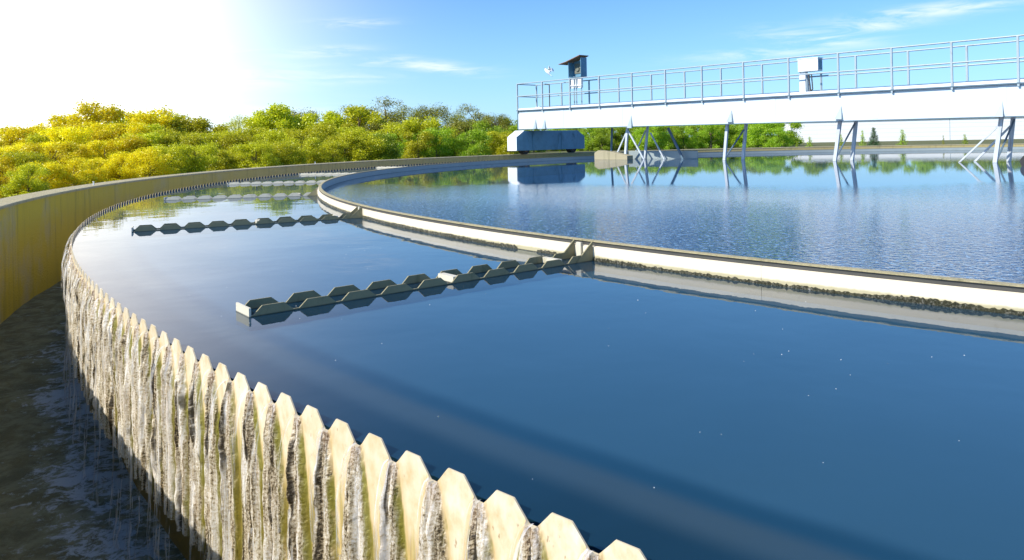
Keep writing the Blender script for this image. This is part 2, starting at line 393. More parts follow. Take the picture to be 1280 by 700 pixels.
M['water_channel'] = water_mat('turbulent_water', .08, foam, choppy, (.4, .4, .3))

def falling():
    m_, t, p = mat('falling_water'); uv = uvnode(t, 'cell')
    n = t.noise(t.scale(uv, (9, 4, 1)), 1.0, 7, .7, .6); 
    t.put(p.inputs['Base Color'], (.90, .90, .88)); p.inputs['Roughness'].default_value = .12
    t.put(p.inputs['Alpha'], t.m('MULTIPLY', t.mapr(n, .48, .60), .55))
    t.l.new(t.bump(n, .01, 1.), p.inputs['Normal']); return m_
M['falling'] = falling()

def leaf_mat(name, c1, c2, trans=.35):
    m_ = bpy.data.materials.new(name); m_.use_nodes = True; t = NT(m_.node_tree)
    for n_ in list(t.n): t.n.remove(n_)
    g = t.new('ShaderNodeNewGeometry'); oi = t.new('ShaderNodeObjectInfo').outputs['Random']
    rnd = g.outputs['Random Per Island']
    c = t.mix(rnd, c1, c2)
    c = t.mix(t.m('MULTIPLY', t.mapr(rnd, .82, .9), .5), c, tuple(min(1, x * 1.5) for x in c2))
    hs = t.new('ShaderNodeHueSaturation'); t.put(hs.inputs['Color'], c)
    t.put(hs.inputs['Hue'], t.m('ADD', .49, t.m('MULTIPLY', oi, .02))); t.put(hs.inputs['Value'], t.m('ADD', .78, t.m('MULTIPLY', oi, .44)))
    d = t.new('ShaderNodeBsdfDiffuse'); t.l.new(hs.outputs[0], d.inputs[0])
    tr = t.new('ShaderNodeBsdfTranslucent'); t.l.new(hs.outputs[0], tr.inputs[0])
    gl = t.new('ShaderNodeBsdfGlossy'); gl.inputs['Roughness'].default_value = .45; gl.inputs[0].default_value = (.9, .95, .8, 1)
    m1 = t.new('ShaderNodeMixShader'); m1.inputs[0].default_value = trans; t.l.new(d.outputs[0], m1.inputs[1]); t.l.new(tr.outputs[0], m1.inputs[2])
    m2 = t.new('ShaderNodeMixShader'); m2.inputs[0].default_value = .04; t.l.new(m1.outputs[0], m2.inputs[1]); t.l.new(gl.outputs[0], m2.inputs[2])
    o = t.new('ShaderNodeOutputMaterial'); t.l.new(m2.outputs[0], o.inputs[0]); return m_
M['leaf_glow'] = leaf_mat('glow_tinted_leaves', (.72, .60, .004), (.95, .84, .015), .45)  # warm glow on the left-hand plants put into the leaf colour
M['leaf_yellow'] = leaf_mat('yellow_green_leaves', (.40, .42, .008), (.70, .68, .02), .45)
M['leaf_green'] = leaf_mat('fresh_green_leaves', (.22, .36, .012), (.46, .60, .03), .45)
M['leaf_olive'] = leaf_mat('olive_needles', (.17, .19, .016), (.36, .36, .03), .3)
M['leaf_dark'] = leaf_mat('dark_green_needles', (.04, .10, .04), (.08, .16, .06), .2)
M['bark'] = simple('bark', (.12, .09, .06), .9, var=.4, scale=12, bump=.01)

# ------------------------------------------------------------------ ground, floors and waters
def grass_ground():
    m_, t, p = mat('meadow'); g = t.new('ShaderNodeNewGeometry').outputs['Position']
    n = t.noise(g, .8, 8, .7); n2 = t.noise(g, 18, 6, .7)
    c = t.mix(n, (.06, .085, .02), (.14, .15, .04)); c = t.mix(t.mapr(n2, .4, .7), c, (.17, .15, .07))
    t.put(p.inputs['Base Color'], c); p.inputs['Roughness'].default_value = .95; t.l.new(t.bump(n2, .05), p.inputs['Normal']); return m_
M['ground'] = grass_ground()
def annulus(name, r0, r1, z, m_, n=240, nr=1):
    A = np.linspace(0, 2 * np.pi, n, endpoint=False); RR = np.linspace(r0, r1, nr + 1)
    P = np.zeros((n, nr + 1, 3)); P[..., 0] = CX + np.cos(A)[:, None] * RR; P[..., 1] = CY + np.sin(A)[:, None] * RR; P[..., 2] = z
    o = grid_mesh(name, P[:, ::-1], m_, closed=True)
    o.data.flip_normals()
    bm = bmesh.new(); bm.from_mesh(o.data)
    for f in bm.faces:
        if f.normal.z < 0: f.normal_flip()
    bm.to_mesh(o.data); bm.free(); return o
GZ = -0.12
tag(annulus('ground', 19.30 + .0, 2200, GZ, M['ground'], 180, 6), kind='structure')
tag(annulus('tank_floor', 15.70, 18.175, -.06, M['murk']), kind='structure')
tag(annulus('inner_tank_floor', .01, 15.64, -.5, M['murk_in']), kind='structure')
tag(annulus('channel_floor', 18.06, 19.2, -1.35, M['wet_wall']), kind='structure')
tag(annulus('water', 15.675, R_WEIR - .002, 0.0, M['water_outer'], 720), kind='structure')
tag(annulus('water', .01, 15.645, 0.0, M['water_inner'], 360), kind='structure')
# channel water: really displaced, turbulent
nA, nR = 1600, 26
A = np.linspace(R(25), R(262), nA); RR = np.linspace(0, 1, nR)
AA, RG = np.meshgrid(A, RR, indexing='ij'); RG = 18.05 + RG * (.95 + widen(np.degrees(AA)))
X = CX + RG * np.cos(AA); Y = CY + RG * np.sin(AA)
H = np.zeros_like(X)
for k in range(46):
    fq = rng.uniform(4, 26); th = rng.uniform(0, 2 * np.pi); H += np.sin((X * np.cos(th) + Y * np.sin(th)) * fq + rng.uniform(0, 6.28)) * .0030 / (fq / 6) ** .7 / 2.4
H *= 1 + .8 * np.exp(-(RG - 18.1) / .15)
P = np.stack([X, Y, -.99 + H], -1)
cw = grid_mesh('channel_water', P, M['water_channel']); tag(cw, kind='structure')
bm = bmesh.new(); bm.from_mesh(cw.data)
if sum(f.normal.z for f in bm.faces) < 0: bmesh.ops.reverse_faces(bm, faces=bm.faces)
bm.to_mesh(cw.data); bm.free()

# ------------------------------------------------------------------ outer wall
tw = empty('tank_wall', pol(R_WALL, R(180), 0)); off = Vector(tw.location)
def child(o, root):
    o.parent = root; o.location = Vector(o.location) - Vector(root.location); return o
tag(tw, 'curved stained concrete wall with ochre glow painted in round the outside of the tank, carrying the bridge wheels', 'wall')
child(ring('wall_face', [(18.984, -1.4), (18.984, .150), (19.33, .150), (19.33, -1.4)], M['wall_in'], n=900, bulge=True), tw)
child(ring('coping', [(18.972, .150), (18.972, .172), (18.982, .1800), (19.34, .1800), (19.35, .172), (19.35, .150)], M['wall_top'], n=900, bulge=True), tw)
# small pegs on the coping
for px, py, lab in ((117, 231, 'short pale peg on the yellow left part of the wall coping'), (394, 204, 'tiny pale peg on the wall coping above the far end of the troughs')):
    d = ray(px, py); tt = 1.
    for k in range(2000):
        tt = 4 + k * .02
        q = d * tt
        if math.hypot(q.x - CX, q.y - CY) > 19.1 and q.x < CX and q.y > 4: break
    b = MB(); b.tube((0, 0, 0), (0, 0, .05), .011, .009); b.tube((0, 0, .05), (0, 0, .056), .016, .013)
    tag(b.build('peg', M['white_paint'], loc=(q.x, q.y, .18)), lab, 'peg')

# channel inner wall below the weir plate
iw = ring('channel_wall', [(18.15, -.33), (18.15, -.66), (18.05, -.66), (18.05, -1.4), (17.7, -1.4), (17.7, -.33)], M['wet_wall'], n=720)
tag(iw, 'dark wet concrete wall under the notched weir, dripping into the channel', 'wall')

# ------------------------------------------------------------------ weir: notched plate with encrusted ribs
DT, T0 = 0.0080731, 3.9824
ncell = 778; DT = 2 * math.pi / ncell
crnd = rng.random((ncell + 4, 8))
ZT, ZN, ZB = .0335, -.0075, -.645
def topz(s):
    s = s % 1.0
    return np.where(s < .34, ZT, np.where(s < .60, ZT + (ZN - ZT) * (s - .34) / .26, np.where(s < .74, ZN, ZN + (ZT - ZN) * (s - .74) / .26)))
def weir_part(k0, k1, us, vs, parent, name):
    """cells k0..k1 ; us samples per cell, vs samples down"""
    nk = k1 - k0
    Sg = (np.arange(nk * us + 1) / us) + k0                        # global cell coordinate
    br = np.array([0, .34, .6, .74]); 
    V = np.linspace(0, 1, vs) ** 1.35
    S2 = Sg[:, None] * np.ones((1, vs)); s = S2 % 1.0
    top = topz(Sg)[:, None] + ((crnd[np.floor(Sg - .67).astype(int) % ncell, 6] - .5) * .005 * np.clip((topz(Sg) - ZN) / .03, 0, 1))[:, None]
    Z = top + (ZB - top) * V[None, :]
    # rib centred on the notch at s=.67
    kc = np.floor(S2 - .17).astype(int) % ncell                    # cell whose notch is nearest
    d = ((S2 - .17) % 1.0) - .5                                     # -.5..+.5 from notch centre
    r0, r1, r2, r3 = (crnd[kc, i] for i in range(4))
    hw = .10 + (.33 + .10 * (r0 - .5)) * np.clip((-Z - .0) / (.22 + .18 * r1), 0, 1) ** .75
    drift = (r2 - .5) * .10 * np.clip(-Z / .3, 0, 1)
    T = (d - drift) / hw
    prof = np.clip(1 - np.abs(T) ** 2.2, 0, 1) ** .6
    sub = .68 + .20 * np.cos(T * (5.2 + 3 * r3) + 6 * r0) + .14 * np.cos(T * 13 + 9 * r1 + Z * 5)
    lump = 1 + .10 * np.sin(Z * 21 + 20 * r0) * np.sin(Z * 9 + 9 * r2) + .05 * np.sin(Z * 90 + S2 * 17 + 9 * r1)
    amp = (.012 + .022 * np.clip(-Z / .10, 0, 1) + .010 * (r1 - .3) * np.clip(-Z / .2, 0, 1))
    lip = np.clip((-Z + .004) / .014, 0, 1) ** .5
    disp = prof * sub * lump * amp * lip
    cre = np.exp(-((T + .12 * np.sin(Z * 19 + 9 * r0)) / .09) ** 2) * .014 * np.clip(-Z / .03, 0, 1) * (r2 > .25)
    disp = np.maximum(disp - cre, 0)
    ang = T0 + S2 * DT
    r = R_WEIR + .004 + disp
    Pm = np.stack([CX + r * np.cos(ang), CY + r * np.sin(ang), Z], -1)
    U1 = np.stack([S2, Z * 1.0], -1); U2 = np.stack([T, r3], -1)
    o = grid_mesh(name, Pm, M['weir'], None, True, {'cell': U1, 'rib': np.stack([np.abs(T), r3], -1)})
    # back face and thickness (thin plate) with its own flat sheet
    rb = R_WEIR
    Vb = np.array([0, .12, 1.0])[None, :]
    Zb = top + (ZB - top) * Vb; angb = (T0 + Sg * DT)[:, None] * np.ones((1, 3))
    Pb = np.stack([CX + rb * np.cos(angb), CY + rb * np.sin(angb), Zb], -1)
    Pt = np.stack([Pb[:, 0], Pm[:, 0]], 1)
    ob = grid_mesh(name + '_back', Pb, M['baffle_back']); ot = grid_mesh(name + '_edge', Pt, M['weir_edge'])
    return o, ob, ot
M['weir_edge'] = simple('plate_edge', (.62, .52, .34), .6, var=.3, scale=30)
weir = empty('weir', pol(R_WEIR, R(225), 0))
tag(weir, 'long curved saw-toothed overflow weir plate, cream teeth above encrusted dripping ribs', 'weir')
def kof(deg): return int(round((R(deg) - T0) / DT))
joined = []
k0, k1 = kof(176), kof(236)
parts = [(k0, k1, 30, 90), (kof(236), kof(262), 10, 16), (kof(25), k0, 8, 12)]
for i, (a, b, us, vs) in enumerate(parts):
    o, ob, ot = weir_part(a, b, us, vs, weir, ['notched_plate', 'notched_plate', 'notched_plate'][i])
    child(o, weir); 
    ob.name = 'plate_back'; child(ob, weir); ot.name = 'plate_edge'; child(ot, weir)
# falling water: nappes curling over each notch, and strands falling on below the plate
def strands():
    vs, fs, uv = [], [], []
    def strip(a, w_, pts, s0):
        """pts list (r,z)"""
        b = len(vs); n = len(pts); m = 5
        for i, (r, z, ww) in enumerate(pts):
            for j in range(m):
                q = j / (m - 1) - .5; aa = a + q * w_ * ww / R_WEIR; bul = .008 * (1 - 4 * q * q)
                vs.append(pol(r + bul, aa, z)); uv.append((s0 + q * .4 * ww, z))
        for i in range(n - 1):
            for j in range(m - 1): fs.append((b + i * m + j, b + i * m + j + 1, b + (i + 1) * m + j + 1, b + (i + 1) * m + j))
    for k in range(kof(178), kof(234)):
        a = T0 + (k + .67) * DT; rr = crnd[k % ncell]
        reach = .040 + .024 * rr[4]
        pts = []
        for i in range(14):
            q = i / 13; z = .003 - (.20 + .14 * rr[5]) * q ** 1.6
            pts.append((R_WEIR + .003 + reach * min(1, q * 1.6) ** .6 + .006, z, (.55 + .7 * q) * (1 - q ** 3) + .02))
        strip(a, .036, pts, k)
    rs = random.Random(3)
    for k in range(kof(178), kof(234)):
        for m_ in range(2):
            if rs.random() < .35: continue
            a = T0 + (k + rs.random()) * DT; w_ = rs.uniform(.008, .05); z0 = rs.uniform(-.15, -.55); z1 = -1.0
            r0 = R_WEIR + .035 + rs.random() * .012
            pts = [(r0 + .03 * (i / 9) ** 2 * rs.uniform(.6, 1.2), z0 + (z1 - z0) * i / 9, (1 + .4 * math.sin(i * 1.7 + k)) * math.sin(math.pi * min(1, (i + .15) / 3) / 2)) for i in range(10)]
            strip(a, w_, pts, k * 1.7 + m_ * 5)
    me = bpy.data.meshes.new('falling_water'); me.from_pydata(vs, [], fs); me.materials.append(M['falling'])
    l = me.uv_layers.new(name='cell'); idx = np.zeros(len(me.loops), np.int32); me.loops.foreach_get('vertex_index', idx)
    l.data.foreach_set('uv', np.array(uv, np.float32)[idx].reshape(-1)); me.polygons.foreach_set('use_smooth', [True] * len(me.polygons))
    o = bpy.data.objects.new('falling_water', me); col.objects.link(o); return o
tag(strands(), 'thin white streams of water running off the weir teeth into the channel', 'water', kind='stuff')

# ------------------------------------------------------------------ scum baffle
def baffle_paint():
    m_, t, p = mat('cream_baffle'); g = t.new('ShaderNodeNewGeometry').outputs['Position']
    n = t.noise(t.scale(g, (2, 2, 30)), 1., 6, .6); n2 = t.noise(g, 30, 6, .7)
    c = t.mix(n, (.74, .64, .46), (.84, .77, .62)); c = t.mix(t.m('MULTIPLY', t.mapr(n2, .55, .75), .35), c, (.45, .36, .22))
    sp = t.new('ShaderNodeSeparateXYZ'); t.l.new(g, sp.inputs[0])
    low = t.m('MULTIPLY', t.mapr(t.m('ADD', sp.outputs[2], t.m('MULTIPLY', t.m('SUBTRACT', n2, .5), .02)), .022, .038, 1, 0), .7)
    c = t.mix(low, c, (.28, .25, .10))
    t.put(p.inputs['Base Color'], c); p.inputs['Roughness'].default_value = .55; return m_
M['cream'] = baffle_paint()
def crust_mat():
    m_, t, p = mat('algae_crust'); g = t.new('ShaderNodeNewGeometry').outputs['Position']
    n = t.noise(g, 90, 6, .8); n2 = t.noise(g, 5, 4, .6)
    c = t.ramp(n, [(.38, (.012, .012, .006)), (.5, (.05, .05, .02)), (.6, (.22, .21, .16)), (.7, (.6, .58, .55))])
    c = t.mix(t.m('MULTIPLY', t.mapr(n2, .5, .65), .5), c, (.05, .05, .015))
    t.put(p.inputs['Base Color'], c); p.inputs['Roughness'].default_value = .45; t.l.new(t.bump(n, .02, 1.), p.inputs['Normal']); return m_
M['crust'] = crust_mat()
baf = empty('scum_baffle', pol(R_BAF, R(215), 0))
tag(baf, 'long curved cream scum baffle standing in the water round the inner basin', 'baffle')
child(ring('back_sheet', [(15.644, -.30), (15.644, .112), (15.662, .112), (15.662, -.30)], M['baffle_back'], n=720), baf)
child(ring('inner_sheet', [(15.634, -.30), (15.634, .106), (15.643, .106), (15.643, -.30)], M['baffle_in'], n=720), baf)
child(ring('top_lip', [(15.628, .1125), (15.628, .1190), (15.672, .1190), (15.672, .1125)], M['wall_top'], n=720), baf)
seam = [90, 115, 140, 165, 190, 215.7, 225.2, 245, 270, 300, 330, 360, 390, 420, 449]
for a, b in zip(seam[:-1], seam[1:]):
    child(ring('cream_panel', [(15.664, -.30), (15.664, .088), (15.684, .084), (15.684, -.30)], M['cream'], a + .004, b - .004, int((b - a) * 3) + 2), baf)
# lumpy algae crust at the waterline
nA, nV = 5200, 9
A = np.linspace(R(150), R(240), nA); V = np.linspace(0, 1, nV)
def smooth_noise(n, step, seed):
    r_ = np.random.default_rng(seed); q = r_.random(n // step + 3); x = np.arange(n) / step; i = x.astype(int); f = x - i; f = f * f * (3 - 2 * f)
    return q[i] * (1 - f) + q[i + 1] * f
top = .020 + .010 * (smooth_noise(nA, 2, 1) - .5) + .006 * (smooth_noise(nA, 19, 41) - .5) + .016 * (smooth_noise(nA, 90, 2) - .5)
thick = .005 + .006 * smooth_noise(nA, 2, 3) * smooth_noise(nA, 37, 44) * 1.6 + .003 * smooth_noise(nA, 23, 43)
gap = np.ones(nA); gi = int((218.9 - 150) / 90 * nA); gap[gi - 22:gi + 22] = .15
arc = np.sin(np.pi * V)[None, :] ** .6
jit = .6 + .8 * np.stack([smooth_noise(nA, 2, 10 + j) for j in range(nV)], 1)
rr = 15.686 + thick[:, None] * arc * jit * gap[:, None]
zz = -.015 + (top[:, None] * gap[:, None] + .015) * (1 - V)[None, :]
P = np.stack([CX + rr * np.cos(A)[:, None], CY + rr * np.sin(A)[:, None], zz], -1)
child(grid_mesh('algae_crust', P, M['crust']), baf)

for q in ('cream', 'arm', 'arm_end', 'baffle_in', 'wall_top', 'leg'): tide(M[q])
# ------------------------------------------------------------------ radial toothed troughs between baffle and weir
def arm_parts(root, jitter):
    """built along local +x (0 = at baffle .. L outward), y across, z up"""
    L, Wd, n = 2.17, .155, 10; pt = L / n; rs = random.Random(jitter)
    for sgn in (-1, 1):
        pr = [(0, -.10)]
        x = 0.0
        for k in range(n):
            x0 = k * pt; h = .042 + rs.uniform(-.002, .002)
            pr += [(x0 + .018, .007), (x0 + .062, h), (x0 + .165, h), (x0 + .205, .007)]
        pr += [(L, .007), (L, -.10)]
        pr.insert(1, (0, .007))
        mb = MB(); y = sgn * Wd / 2
        # triangulate as strips so the concave outline is safe
        pts = pr[1:-1]
        v0 = [(px_, y - .004, pz) for px_, pz in pts] + [(px_, y - .004, -.10) for px_, pz in pts] + \
             [(px_, y + .004, pz) for px_, pz in pts] + [(px_, y + .004, -.10) for px_, pz in pts]
        m = len(pts); f = []
        for i in range(m - 1):
            f += [(i, i + 1, m + i + 1, m + i), (2 * m + i, 3 * m + i, 3 * m + i + 1, 2 * m + i + 1), (i, 2 * m + i, 2 * m + i + 1, i + 1)]
        f += [(0, m, 3 * m, 2 * m), (m - 1, 3 * m - 1, 4 * m - 1, 2 * m - 1)]
        mb.add(v0, f); mb.build('toothed_plate', M['arm'], root)
    MB().box(L, L + .010, -Wd / 2 - .006, Wd / 2 + .006, -.10, .040).build('end_plate', M['arm_end'], root)
    MB().box(1.02, 1.06, -Wd / 2 + .005, Wd / 2 - .005, .002, .034).build('cross_strut', M['arm_end'], root)
    MB().box(.25, .28, -Wd / 2 + .005, Wd / 2 - .005, .002, .036).build('cross_strut', M['arm_end'], root)
    for sgn in (-1, 1):
        y = sgn * Wd / 2 * 1.02
        MB().prism([(-.005, y - .004, -.02), (.15, y - .004, -.02), (.13, y - .004, .012), (-.005, y - .004, .118)], (0, .009, 0)).build('gusset', M['arm'], root)
    MB().box(-.004, .012, -.045, -.005, -.02, .105).build('hanger', M['arm_end'], root)
arm_angles = [(-140.6, -1.9, 'nearest trough, its pale end plate towards the viewer and teeth in two staggered rows'),
              (-152.75, 0, 'second nearest trough, a straight chain of ochre teeth ending by the left water'),
              (-165.7, 0, 'third trough from the camera, thin row of teeth below the tree reflections'),
              (-178.2, 0, 'fourth trough from the camera, pale sunlit-toned teeth lying over the green tree reflection'),
              (169.4, 0, 'fifth trough from the camera, short pale sunlit-toned strip behind the tip of the baffle'),
              (156.4, 0, 'farthest trough, tiny pale sunlit-toned strip beyond the back of the baffle')]
proto = empty('toothed_trough'); arm_parts(proto, 5); protos = list(proto.children)
for i, (ang, skew, lab) in enumerate(arm_angles):
    if i == 0: o = proto
    else:
        o = proto.copy(); col.objects.link(o)
        for c_ in protos:
            d = c_.copy(); col.objects.link(d); d.parent = o
    if i >= 2:  # far troughs' plates coloured paler, as if lit by the sun
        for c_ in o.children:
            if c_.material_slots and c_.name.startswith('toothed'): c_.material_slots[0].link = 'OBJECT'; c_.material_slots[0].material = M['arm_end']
    o.location = pol(15.69, R(ang + (0.9 if i == 0 else 0)), 0)
    o.rotation_euler = (0, 0, R(ang) + (R(4.5) if i == 0 else 0))
    if i < 3:            # these three measured end to end
        (ax_, ay_), (bx_, by_) = [((700, 329), (303, 393)), ((430, 273), (165, 289)), ((403, 244), (207, 250))][i]
        e0, e1 = at_z(ax_, ay_, 0), at_z(bx_, by_, 0); dd_ = e1 - e0
        rin = math.hypot(e0.x - CX, e0.y - CY); u_ = Vector((e0.x - CX, e0.y - CY, 0)) / rin; e0 = e0 + u_ * (15.69 - rin); dd_ = e1 - e0
        o.location = e0; o.rotation_euler = (0, 0, math.atan2(dd_.y, dd_.x)); o.scale = (dd_.length / 2.18, 1, 1)
    tag(o, lab, 'trough', 'toothed troughs between the baffle and the weir')

# flecks of scum floating on the outer water
mb = MB(); rs = random.Random(12)
for k in range(260):
    a = R(rs.uniform(176, 232)); r_ = rs.uniform(15.9, 18.05); s = rs.uniform(.0008, .0022) * (1 if rs.random() < .85 else 1.8)
    c_ = pol(r_, a, .0012); n = 6
    vs = [(c_[0] + s * math.cos(j) * rs.uniform(.5, 1.2), c_[1] + s * math.sin(j) * rs.uniform(.5, 1.2), .0006) for j in [q * math.tau / n for q in range(n)]] + [(c_[0], c_[1], .0012 + s * .5)]
    mb.add(vs, [(j, (j + 1) % n, n) for j in range(n)])
tag(mb.build('scum_flecks', M['white_paint']), 'scattered white flecks of foam on the smooth dark water', 'foam', kind='stuff')

# ------------------------------------------------------------------ the bridge
Ux, Uy = .657, -.754; Tx, Ty = .754, .657           # along the bridge (towards the centre), across it (away from the camera)
def B(s, D, z): return Vector((Tx * D + Ux * s, Ty * D + Uy * s, z - .0062 * (s + 13.6)))
def Bn(s, D, z): return Vector((Tx * D + Ux * s, Ty * D + Uy * s, z))
def atD(px, py, D):          # the point at a given distance D across the bridge
    d = ray(px, py); t_ = D / (Tx * d.x + Ty * d.y); q = d * t_; return Vector((q.x, q.y, q.z + CAM_H))
bridge = empty('scraper_bridge', Bn(-22, 20.2, .18))
tag(bridge, 'long white rotating steel walkway bridge crossing the tank above the water', 'bridge')
def bp(mb, name, m_, parent=None, bevel=0):
    o = mb.build(name, m_, None, bevel); root = parent or bridge
    o.parent = root
    if root is bridge: o.location = -Vector(bridge.location)
    return o
DN, DF = 19.70, 20.66; S0, S1 = -22.2, -1.2
bp(MB().box(S0, S1, DN, DN + .10, 1.125, 1.853, B), 'girder', M['girder'], bevel=.008)
bp(MB().box(S0, S1, DF - .10, DF, 1.125, 1.853, B), 'girder', M['girder'], bevel=.008)
bp(MB().box(S0, S1, DN - .02, DN + .14, 1.108, 1.1245, B), 'lower_flange', M['flange'])
bp(MB().box(S0 - .03, S1, DN - .07, DF + .07, 1.8535, 1.885, B), 'upper_flange', M['flange'])
bp(MB().box(S0, S1, DN - .03, DN + .0, 1.8855, 1.955, B), 'toe_board', M['white_paint'])
bp(MB().box(S0, S1, DF + .0, DF + .03, 1.8855, 2.04, B), 'toe_board', M['white_paint'])
mb = MB()
for k in range(24):
    s = S0 + .4 + k * .88
    mb.box(s, s + .06, DN + .101, DF - .101, 1.2, 1.28, B)
bp(mb, 'cross_beams', M['flange'])
for k in range(7):      # splice plates on the near girder
    s = S0 + 2.4 + k * 2.86
    pl_ = bp(MB().box(s, s + .16, DN - .006, DN - .0005, 1.16, 1.82, B), 'splice_plate', M['girder'])
bp(MB().box(S0 - .06, S0 - .001, DN + .0, DF, 1.125, 1.853, B), 'end_post', M['flange'])
# railings
ps = [-22.18, -20.73, -19.25, -17.79, -16.3, -14.9, -13.5, -12.05, -10.62, -9.2, -7.83, -6.45, -5.09, -3.75, -2.4]
for D_, zt in ((DN - .045, 2.94), (DF + .045, 2.93)):
    for s in ps:
        low = 1.80 if D_ < 20 else 1.9
        m = MB(); m.bar(B(s, D_, low), B(s, D_, zt), .045, .045, (Ux, Uy, 0)); bp(m, 'rail_post', M['rail'])
    for z_ in (zt, 2.44):
        m = MB(); m.tube(B(S0, D_, z_), B(S1, D_, z_), .021); bp(m, 'handrail' if z_ > 2.6 else 'mid_rail', M['rail'])
for z_ in (2.93, 2.44): bp(MB().tube(B(S0 - .02, DN - .04, z_), B(S0 - .02, DF + .04, z_), .02), 'end_rail', M['rail'])
# end carriage on the wall
sf, sb = -21.70, -22.25; d1, d2 = 19.15, 23.0
car = MB(); poly = [(d1, .33), (d1, .86), (d1 + .42, 1.112), (d2 - .40, 1.112), (d2, .86), (d2, .33)]
car.prism([Bn(sf, d, z) for d, z in poly], Bn(sb, 0, 0) - Bn(sf, 0, 0))
carriage = bp(car, 'end_carriage', M['blue'], bevel=.012)
# sunlight on the carriage box end painted as white sheets, 6 mm proud
m = MB(); m.prism([Bn(sf + .0, d1 - .008, .332), Bn(sf + .0, d1 - .008, .855), Bn(sb, d1 - .008, .855), Bn(sb, d1 - .008, .332)], Bn(0, .007, 0))
m.prism([Bn(sf, d1 - .004, .862), Bn(sf, d1 + .41, 1.108 + .008), Bn(sb, d1 + .41, 1.116), Bn(sb, d1 - .004, .862)], Vector((0, 0, .008)))
o = m.build('sunlit_end', M['white_paint'], carriage)
for dd in (d1 + .62, d2 - .55):
    c_ = Bn((sf + sb) / 2, dd, .385); m = MB()
    ax = Vector((Ux, Uy, 0))
    m.tube(c_ - ax * .13, c_ + ax * .13, .205, n=28); m.tube(c_ - ax * .18, c_ + ax * .18, .06, n=14)
    wl = m.build('wheel', M['rubber'], carriage)
    m = MB(); m.tube(c_ - ax * .135, c_ + ax * .135, .11, n=20); m.build('hub', M['rust'], wl)
for q in (20.0, 21.6): MB().box(sf + .003, sf + .02, q, q + .08, .34, 1.10, Bn).build('stiffener', M['blue'], carriage)
# tapered stiffeners on the girder face
def fin(px, ytop, ybot, wpx=5):
    a = atD(px, ytop, DN - .005); b_ = atD(px - wpx, ybot, DN - .005); c_ = atD(px + 2, ybot, DN - .005)
    off_ = Vector((-Tx, -Ty, 0)) * .05
    m = MB(); m.add([a, b_, c_, b_ + off_ * 1.5, c_ + off_ * 1.5], [(0, 1, 3), (0, 4, 2), (0, 3, 4), (1, 2, 4, 3), (0, 2, 1)])
    bp(m, 'stiffener', M['rail'])
for q in ((789, 144, 160, 4), (914.5, 137.5, 152.5, 5), (1051.5, 132, 149, 7), (1253, 126, 146, 9), (669.5, 149, 161, 1.5), (681, 149, 161, 2)): fin(*q)
# scraper legs standing in the water, in braced pairs
def leg(root, p, q, D, wd, m_='leg', name='leg'):
    a = atD(p[0], p[1], D); b_ = atD(q[0], q[1], D); d = (b_ - a).normalized()
    zt = a.z; b2 = b_ + d * .35
    m = MB(); m.bar(a, b2, wd, wd * .8, (Tx, Ty, 0)); o = m.build(name, M[m_], root); o.location = -Vector(bridge.location); return o
DL, DR = 19.95, 20.62
fr = []
def frame():
    e = bpy.data.objects.new('leg_frame', None); col.objects.link(e); e.parent = bridge; e.location = (0, 0, 0); fr.append(e); return e
f1 = frame()
leg(f1, (784.5, 158), (781.5, 199), DL, .085); leg(f1, (809.5, 158), (806, 199), DR, .075)
leg(f1, (784, 163), (768, 199.5), DL, .045, name='brace'); leg(f1, (785, 163), (806, 201), DL, .05, name='brace')
leg(f1, (807, 163), (791, 197.5), DR, .04, name='brace'); leg(f1, (813, 166), (830.5, 199), DR, .045, name='brace')
leg(f1, (835, 160), (850.5, 192), DR + .2, .07, 'flange', 'brace'); leg(f1, (765, 160), (764, 193), DR, .06, 'flange')
f2 = frame(); leg(f2, (909.5, 151), (905.6, 199.4), DL, .085); leg(f2, (933, 150), (928.7, 199.4), DR, .085)
leg(f2, (930, 162), (908, 195), (DL + DR) / 2, .04, 'flange', 'brace')
f3 = frame(); leg(f3, (1050.5, 148), (1043.5, 202.4), DL, .085); leg(f3, (1070.5, 147), (1065, 201.5), DR, .085)
leg(f3, (1068.5, 154), (1046, 195.6), (DL + DR) / 2, .035, 'flange', 'brace')
f4 = frame(); leg(f4, (1252, 145), (1243.6, 205), DL, .085); leg(f4, (1266.7, 145), (1260.8, 203.5), DR, .085)
leg(f4, (1268, 149), (1248, 196), (DL + DR) / 2, .035, 'flange', 'brace')
leg(f4, (1266.7, 154), (1218, 202.5), DR, .045, name='brace'); leg(f4, (1246, 159), (1198, 204), DL, .035, name='brace')
# control cabinet at the far railing
cs = -10.35
cab = MB().box(cs - .32, cs + .28, 20.28, 20.56, 2.57, 2.93, B); cabo = bp(cab, 'control_cabinet', M['white_paint'], bevel=.01)
m = MB(); m.box(cs - .335, cs + .295, 20.265, 20.575, 2.931, 2.952, B); m.build('cap', M['white_paint'], cabo)
m = MB(); m.box(cs - .27, cs + .23, 20.272, 20.2795, 2.61, 2.90, B); m.build('door', M['white_paint'], cabo)
m = MB(); m.box(cs + .281, cs + .287, 20.32, 20.52, 2.61, 2.90, B); m.build('shaded_side', M['blue'], cabo)  # blue sheet that paints shade on the cabinet's side
m = MB(); m.box(cs - .31, cs - .13, 20.34, 20.40, 1.886, 2.569, B); m.build('conduit_cover', M['white_paint'], cabo)
m = MB(); m.tube(B(cs - .05, 20.35, 2.5), B(cs + .0, 20.35, 2.2), .02); m.tube(B(cs + .0, 20.35, 2.2), B(cs + .02, 20.36, 1.9), .02)
m.tube(B(cs + .05, 20.35, 2.5), B(cs + .08, 20.35, 2.05), .018); m.tube(B(cs + .08, 20.35, 2.05), B(cs - .02, 20.36, 2.0), .018)
m.build('cable', M['dark_steel'], cabo)
